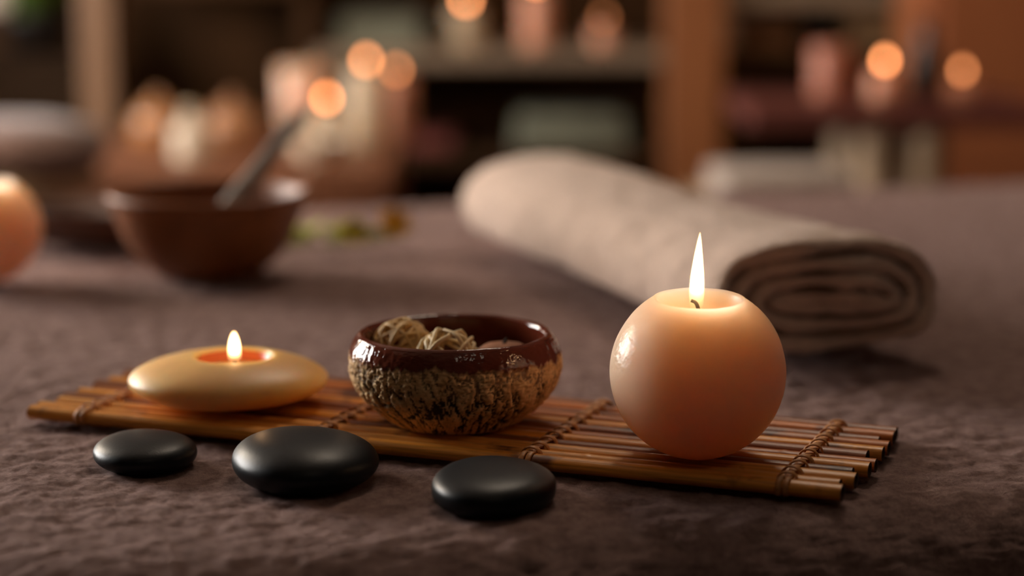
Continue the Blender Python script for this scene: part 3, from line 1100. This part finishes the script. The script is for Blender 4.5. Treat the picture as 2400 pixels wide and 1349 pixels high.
M_post = wood('pale_post', lin(104, 74, 50), lin(120, 86, 58), axis='z', sc=10)
M_post2 = wood('honey_post', lin(120, 70, 36), lin(138, 84, 45), axis='z', sc=10)
M_shelf = wood('grey_brown_board', lin(112, 92, 74), lin(134, 112, 90), axis='x', sc=10)
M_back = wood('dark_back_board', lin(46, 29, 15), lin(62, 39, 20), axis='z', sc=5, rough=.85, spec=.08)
M_ward = wood('russet_wardrobe', lin(134, 74, 40), lin(152, 88, 50), axis='z', sc=6)
M_red = wood('russet_top', lin(82, 38, 30), lin(100, 48, 37), axis='x', sc=8)
M_pale = plain('cream_paint', lin(152, 126, 98), rough=.5)
M_cream = plain('cream_wax', lin(184, 160, 128), rough=.5, sss=.6, srad=(.012, .008, .005))
M_cream2 = plain('rose_wax', lin(200, 138, 106), rough=.5, sss=.6, srad=(.014, .007, .004))
M_white = plain('white_glaze', lin(196, 176, 152), rough=.3)
M_dark = plain('black_glaze', lin(30, 24, 20), rough=.4)
M_grey = plain('mauve_grey_fabric', lin(104, 78, 68), rough=.95, sheen=.2)
M_greyc = plain('grey_green_cloth', lin(104, 102, 84), rough=.95, bump=.001, bscale=200)
M_redbox = plain('oxblood_card', lin(110, 46, 36), rough=.7)

# shelving unit
sh = thing('shelving_unit', 'tall open wooden shelving unit with pale posts along the back wall', 'shelf', (0, YB, 0))
zt = 1.75
def sbox(name, p0, p1, z0, z1, y0, y1, m, parent=sh, bev=.004):
    return box(name, X_(p0, YB), X_(p1, YB), y0, y1, z0, z1, m, parent, bev)
sbox('post', 200, 274, 0, zt, -.02, .06, M_post)
sbox('post', 1556, 1690, 0, zt, -.03, .07, M_post2)
sbox('post', 2560, 2650, 0, zt, .0, .06, M_post2)
sbox('partition', 700, 740, 0, zt, .02, .34, M_back)
sbox('post', -330, -266, 0, zt, -.02, .06, M_post)
sbox('back_panel', -330, 2650, .02, zt, .35, .37, M_back)
sbox('shelf_board', 282, 1556, zt - .03, zt, .0, .35, M_shelf)
z_a = Z_(118, YB)
sbox('shelf_board', 740, 1556, z_a - .026, z_a, .0, .35, M_shelf)
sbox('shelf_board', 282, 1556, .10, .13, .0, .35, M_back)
z_b = Z_(362, YB)
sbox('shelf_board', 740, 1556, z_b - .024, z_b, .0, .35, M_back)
z_c = Z_(14, YB)
sbox('shelf_board', 1690, 2560, z_c - .0, z_c + .03, .0, .35, M_shelf)
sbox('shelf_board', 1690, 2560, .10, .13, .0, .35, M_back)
z_d = Z_(122, YB)
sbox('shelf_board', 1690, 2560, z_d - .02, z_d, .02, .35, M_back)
z_e = Z_(8, YB)
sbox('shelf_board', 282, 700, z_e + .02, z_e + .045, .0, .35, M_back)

# wardrobe on the right
wd = thing('wardrobe', 'russet wooden wardrobe at the right edge behind the side table', 'wardrobe', (0, 3.22, 0))
wx0, wx1 = X_(2168, 3.22), X_(3000, 3.22)
box('wardrobe_body', wx0, wx1, .02, .28, 0, 1.9, M_ward, wd)
xm = (wx0 + wx1) / 2
for a, c, kx in ((wx0 + .02, xm - .003, xm - .03), (xm + .003, wx1 - .02, xm + .03)):
    d_ = box('door', a, c, 0, .022, .08, 1.86, M_ward, wd)
    mk('knob', xf(lathe([(0, 0), (.009, 0), (.007, .008), (.012, .016), (.010, .022), (0, .024)], 20), Matrix.Translation((kx, 0, 1.15)) @ Matrix.Rotation(pi / 2, 4, 'X')), M_dark, d_)

# candles far away
def far_flame_mat(name, k): return emis(name, (1.0, .335, .115, 1), k * .34)
def far_candle(px, py, Y, base_z, rad, body_m, strength, label, fw=.0052, fh=.0085, holder=None, grp=None, name='pillar_candle'):
    """candle whose flame stands at that place; base on the surface at base_z"""
    fpos = P(px, py, Y)
    t_ = thing(name, label, 'candle', (fpos.x, Y, base_z), 0, grp)
    top = max(.012, fpos.z - base_z - .016)
    prof = [(0, 0), (rad * .98, 0), (rad, .002), (rad, top - .003), (rad * .94, top), (rad * .80, top - .001), (rad * .66, top - .005), (0, top - .006)]
    fixn(mk('wax_body', lathe(prof, 32), body_m, t_))
    mk('wick', tube([(0, 0, top - .008), (.0004, 0, top), (0, 0, top + .006)], .0008, 8), M_wick, t_)
    fl = [(0, -fh), (fw * .7, -fh * .75), (fw, -fh * .25), (fw * .92, fh * .15), (fw * .5, fh * .68), (0, fh)]
    fp = [(max(r, 0), z) for r, z in smooth_prof(fl, 4)]; fp[0] = (0, -fh); fp[-1] = (0, fh)
    fixn(mk('flame', lathe(fp, 20), far_flame_mat('far_flame_%d' % px, strength), t_, (0, 0, fpos.z - base_z)))
    return t_

far_candle(1092, -2, 3.66, z_a, .030, M_cream, 62, 'cream pillar candle, leftmost lit one on the middle shelf')
far_candle(1258, -46, 3.66, z_a, .028, M_cream2, 62, 'tall candle on the middle shelf, its flame cut by the top edge')
far_candle(1415, 40, 3.66, z_a, .021, M_cream2, 8, 'short dim candle, rightmost on the middle shelf')

# sideboard in front of the left bay
YS = 2.95
zs = Z_(372, YS)
sb_ = thing('sideboard', 'low brown wooden sideboard behind the clay bowl, crowded with candles and jars', 'sideboard', (0, YS, 0))
M_sb = wood('sideboard_wood', lin(106, 62, 38), lin(124, 76, 47), axis='x', sc=6)
sx0, sx1 = X_(150, YS), X_(925, YS)
box('top_board', sx0, sx1, -.12, .42, zs - .028, zs, M_sb, sb_)
box('side_panel', sx0 + .01, sx0 + .035, -.10, .40, 0, zs - .028, M_sb, sb_)
box('side_panel', sx1 - .035, sx1 - .01, -.10, .40, 0, zs - .028, M_sb, sb_)
box('back_panel', sx0 + .035, sx1 - .035, .38, .40, .04, zs - .028, M_back, sb_)
nd = 3
dw = (sx1 - sx0 - .07) / nd
for k in range(nd):
    a = sx0 + .035 + k * dw
    dd = box('door', a + .003, a + dw - .003, -.105, -.085, .06, zs - .034, M_sb, sb_)
    mk('knob', xf(lathe([(0, 0), (.008, 0), (.006, .007), (.011, .014), (.009, .02), (0, .022)], 16), Matrix.Translation((a + dw * .85, -.105, zs * .6)) @ Matrix.Rotation(pi / 2, 4, 'X')), M_dark, dd)
box('plinth', sx0 + .035, sx1 - .035, -.08, .38, 0, .06, M_back, sb_)

far_candle(766, 229, 3.02, zs, .024, M_cream, 60, 'short cream candle on the sideboard, in front of the other lit ones', fw=.0046, fh=.0075)
far_candle(858, 140, 3.16, zs, .030, M_cream, 48, 'tallest cream pillar candle at the right end of the sideboard', fw=.0046, fh=.0078)
far_candle(929, 163, 3.30, zs, .027, M_cream2, 26, 'rose pillar candle half hidden behind the tallest candle', fw=.0048, fh=.008)

def vessel(name, label, cat, px, Y, base_z, prof, m, rz=0, neck=None):
    x = X_(px, Y)
    t_ = thing(name, label, cat, (x, Y, base_z), rz)
    pf = [(max(r, 0), z) for r, z in smooth_prof(prof, 5)]
    pf[0] = (0, pf[0][1]); pf[-1] = (0, pf[-1][1])
    fixn(mk('body', lathe(pf, 36), m, t_))
    return t_

v1 = vessel('lotion_bottle', 'tall off-white bottle with a stopper on the left of the sideboard', 'bottle', 446, 2.94, zs, [(0, 0), (.024, .001), (.027, .008), (.027, .040), (.022, .050), (.013, .056), (.011, .062), (.012, .065), (.009, .066), (0, .064)], M_white)
mk('stopper', lathe([(0, .063), (.008, .063), (.011, .069), (.009, .076), (0, .078)], 20), M_cream, v1)
v2 = vessel('round_jar', 'round tan ceramic jar at the left end of the sideboard', 'jar', 372, 3.10, zs, [(0, 0), (.022, .001), (.036, .018), (.040, .036), (.034, .054), (.022, .062), (.020, .066), (.017, .062), (0, .058)], plain('tan_glaze', lin(160, 106, 60), rough=.35))
mk('lid', lathe([(0, .064), (.024, .064), (.024, .068), (.010, .074), (.005, .078), (.007, .084), (0, .087)], 28), plain('tan_glaze_lid', lin(148, 98, 56), rough=.35), v2)
v3 = vessel('squat_jar', 'squat brown lidded jar right of the off-white bottle', 'jar', 545, 3.12, zs, [(0, 0), (.030, .001), (.044, .016), (.046, .034), (.038, .050), (.030, .054), (.026, .050), (0, .046)], plain('amber_glaze', lin(156, 106, 66), rough=.4))
mk('lid', lathe([(0, .054), (.032, .053), (.030, .060), (.012, .067), (.006, .071), (.008, .079), (0, .082)], 28), plain('amber_lid', lin(140, 92, 56), rough=.4), v3)
# glowing glass votive
vv = P(706, 196, 3.20)
vt = thing('votive_glass', 'frosted rose votive glass left of the lit candles on the sideboard', 'candle holder', (vv.x, 3.20, zs))
fixn(mk('glass', lathe([(0, 0), (.026, 0), (.031, .010), (.035, .060), (.036, .118), (.033, .118), (.032, .060), (.027, .012), (0, .010)], 40), plain('frosted_rose', lin(204, 160, 134), rough=.35, sss=.8, srad=(.02, .012, .008)), vt))
mk('candle', lathe([(0, .011), (.025, .012), (.028, .05), (.026, .056), (0, .054)], 28), M_cream, vt)
fixn(mk('flame', lathe([(0, .058), (.004, .062), (.0055, .069), (.004, .078), (0, .088)], 16), far_flame_mat('votive_flame', 25), vt))
c1 = vessel('cream_bowl', 'small cream bowl at the front of the sideboard below the candles', 'bowl', 742, 2.90, zs, [(0, .003), (.014, .001), (.018, 0), (.020, .004), (.034, .018), (.040, .032), (.041, .035), (.038, .034), (.032, .021), (.016, .009), (0, .007)], M_white)

# padded stool at the left
YT = 2.55
zst = Z_(300, YT)
sl = thing('padded_stool', 'mauve-grey padded stool with pale legs at the left edge of the room', 'stool', (X_(0, YT), YT, 0))
seat = lathe([(0, zst - .05), (.115, zst - .05), (.128, zst - .038), (.132, zst - .02), (.120, zst + .0), (.08, zst + .010), (0, zst + .014)], 48)
fixn(mk('cushion', seat, M_grey, sl))
mk('seat_ring', lathe([(0, zst - .075), (.115, zst - .075), (.120, zst - .06), (.115, zst - .05), (0, zst - .05)], 40), M_pale, sl)
for k in range(4):
    a = pi / 4 + k * pi / 2 + .35
    fixn(mk('leg', tube([(.085 * cos(a), .085 * sin(a), zst - .07), (.135 * cos(a), .135 * sin(a), .0)], lambda t: .017 - .004 * t, 12), plain('pale_ash', lin(190, 168, 150), rough=.5), sl))

# plant on the shelf at the upper left
zp = zs + .0
pl = thing('potted_plant', 'small green plant in a dark pot at the upper left by the shelving', 'plant', (X_(95, 3.75), 3.75, 0))
pz = Z_(120, 3.75)
box('plant_stand', -.10, .10, -.10, .10, 0, pz, plain('ebony_stand', lin(38, 25, 14), rough=.9, spec=.08), pl)
fixn(mk('pot', xf(lathe([(0, 0), (.05, 0), (.066, .06), (.07, .07), (.06, .07), (.055, .055), (0, .05)], 32), Matrix.Translation((0, 0, pz))), M_dark, pl))
lp = pymesh('leaf', *leaf_vf(.13, .026, .045)); lp.materials.append(plain('plant_green', lin(76, 104, 24), rough=.45, var=.25))
for k in range(22):
    o = link('leaf', lp, None, pl, (0, 0, pz + .055), (rr.uniform(-.3, .3), -rr.uniform(.15, 1.25), 2 * pi * k / 22 + rr.uniform(-.2, .2)))
    s_ = rr.uniform(.65, 1.1); o.scale = (s_, s_, s_)
ws = box('picture_board', X_(-120, 3.87), X_(120, 3.87), 3.865, 3.89, Z_(22, 3.87), Z_(22, 3.87) + .5, plain('pale_board', lin(200, 176, 158), rough=.8), None)
tag(ws, 'pale blank board hanging on the shelf back at the upper left', 'board')

# side table on the right
YR = 2.8
zr_ = Z_(236, YR)
sd = thing('side_table', 'side table with russet top and cream legs on the right', 'table', (0, YR, 0))
rx0, rx1 = X_(1740, YR), X_(2420, YR)
box('table_top', rx0, rx1, -.10, .20, zr_ - .03, zr_, M_red, sd)
for px_, yy in ((2030, -.07), (2152, -.07), (2030, .16), (2152, .16)):
    xx = X_(px_, YR)
    fixn(mk('leg', xf(lathe([(0, 0), (.016, 0), (.018, .05), (.024, .25), (.020, .33), (.027, .40), (.024, zr_ - .05), (.026, zr_ - .03), (0, zr_ - .03)], 24), Matrix.Translation((xx, yy, 0))), M_pale, sd))
box('stretcher', X_(2030, YR), X_(2152, YR), .035, .055, .16, .19, M_pale, sd)
far_candle(2074, 141, 2.82, zr_, .022, M_cream2, 52, 'left one of the two lit candles on the side table', fw=.0046, fh=.0076)
far_candle(2256, 164, 2.85, zr_, .024, M_cream2, 22, 'right one of the two lit candles on the side table', fw=.0046, fh=.0076)
c_ = thing('rose_candle', 'unlit rose pillar candle on the left of the side table', 'candle', (X_(1945, 2.85), 2.85, zr_))
hh = Z_(105, 2.85) - zr_
fixn(mk('wax_body', lathe([(0, 0), (.027, 0), (.028, .003), (.028, hh - .004), (.025, hh), (.018, hh - .003), (0, hh - .005)], 32), plain('rose_wax_bright', lin(164, 98, 72), rough=.5, sss=.5, srad=(.012, .006, .004)), c_))
mk('wick', tube([(0, 0, hh - .006), (0, 0, hh + .001), (.002, 0, hh + .007)], .0009, 8), M_wick, c_)
vessel('dark_vase', 'narrow black vase between the two lit candles on the side table', 'vase', 2166, 2.88, zr_, [(0, 0), (.018, .001), (.023, .02), (.022, .045), (.013, .075), (.010, .095), (.014, .106), (.011, .105), (0, .090)], M_dark)
# folded towel on the lower shelf / stool behind the table
fb = thing('bench', 'low pale bench behind the treatment table on the right', 'bench', (X_(1832, 2.56), 2.56, 0))
zb = Z_(458, 2.56)
box('bench_top', -.11, .11, -.11, .11, zb - .03, zb, M_pale, fb)
for sx in (-1, 1):
    for sy in (-1, 1):
        box('leg', sx * .085 - .016, sx * .085 + .016, sy * .08 - .016, sy * .08 + .016, 0, zb - .03, M_pale, fb)
for k in range(2):
    zz = zb + k * .0175
    f_ = boxmesh(-.088 + .004 * k, .088 - .003 * k, -.075, .075, 0, .017, .008, 'folded_towel', 4)
    for p in f_.polygons: p.use_smooth = True
    ob = link('folded_towel', f_, plain('white_terry_%d' % k, lin(166, 150, 138), rough=.95, bump=.001, bscale=300), None, (X_(1832, 2.56), 2.56, zz), (0, 0, .05 * k))
    tag(ob, ['lower folded off-white towel on the low bench', 'upper folded off-white towel on the low bench'][k], 'towel', 'folded towels on the bench')

# things standing in the shelving unit
def shelf_box(name, label, cat, p0, p1, py_top, base, Y0, Y1, m, lid=True):
    x0, x1 = X_(p0, Y0), X_(p1, Y0)
    top = Z_(py_top, Y0)
    t_ = thing(name, label, cat, ((x0 + x1) / 2, (Y0 + Y1) / 2, base))
    hw, hd, h = (x1 - x0) / 2, (Y1 - Y0) / 2, top - base
    box('box_body', -hw, hw, -hd, hd, 0, h * (.78 if lid else 1), m, t_, .004)
    if lid: box('box_lid', -hw - .004, hw + .004, -hd - .004, hd + .004, h * .78, h, m, t_, .004)
    return t_
shelf_box('storage_box', 'grey-green lidded box on the middle shelf left of the candles', 'box', 800, 985, 40, z_a, 3.60, 3.80, M_greyc)
shelf_box('oxblood_box', 'oxblood lidded box on the lower shelf under the middle candles', 'box', 860, 1060, 318, z_b, 3.62, 3.80, M_redbox)
shelf_box('wicker_box', 'brown lidded box on the upper right shelf of the unit', 'box', 1722, 1862, 42, z_d, 3.60, 3.80, plain('wicker_brown', lin(106, 70, 38), rough=.8, bump=.001, bscale=160))
vessel('dark_bottle', 'dark glass bottle on the upper right shelf beside the brown box', 'bottle', 1916, 3.66, z_d, [(0, 0), (.022, .001), (.026, .010), (.026, .036), (.018, .048), (.010, .054), (.010, .066), (.012, .068), (.008, .069), (0, .066)], M_dark)
shelf_box('linen_box', 'beige linen box at the right of the upper right shelf', 'box', 1990, 2110, 24, z_d, 3.62, 3.80, plain('linen', lin(140, 104, 68), rough=.9))
# blanket on the lower shelf
for k in range(2):
    f_ = boxmesh(X_(1205, 3.6) + .004 * k, X_(1480, 3.6) - .006 * k, -.11, .11, 0, .030, .013, 'folded_blanket', 4)
    for p in f_.polygons: p.use_smooth = True
    ob = link('folded_blanket', f_, M_greyc, None, (0, 3.70, z_b + .031 * k))
    tag(ob, ['lower folded grey-green blanket on the dark lower shelf', 'upper folded grey-green blanket on the dark lower shelf'][k], 'blanket', 'folded blankets on the lower shelf')
vessel('green_jar', 'grey-green jar standing low between the sideboard and the towel', 'jar', 1035, 3.05, 0, [(0, 0), (.05, .002), (.07, .10), (.072, .36), (.05, .45), (.036, .50), (.040, .515), (.03, .51), (0, .48)], plain('sage_glaze', lin(98, 98, 80), rough=.4))
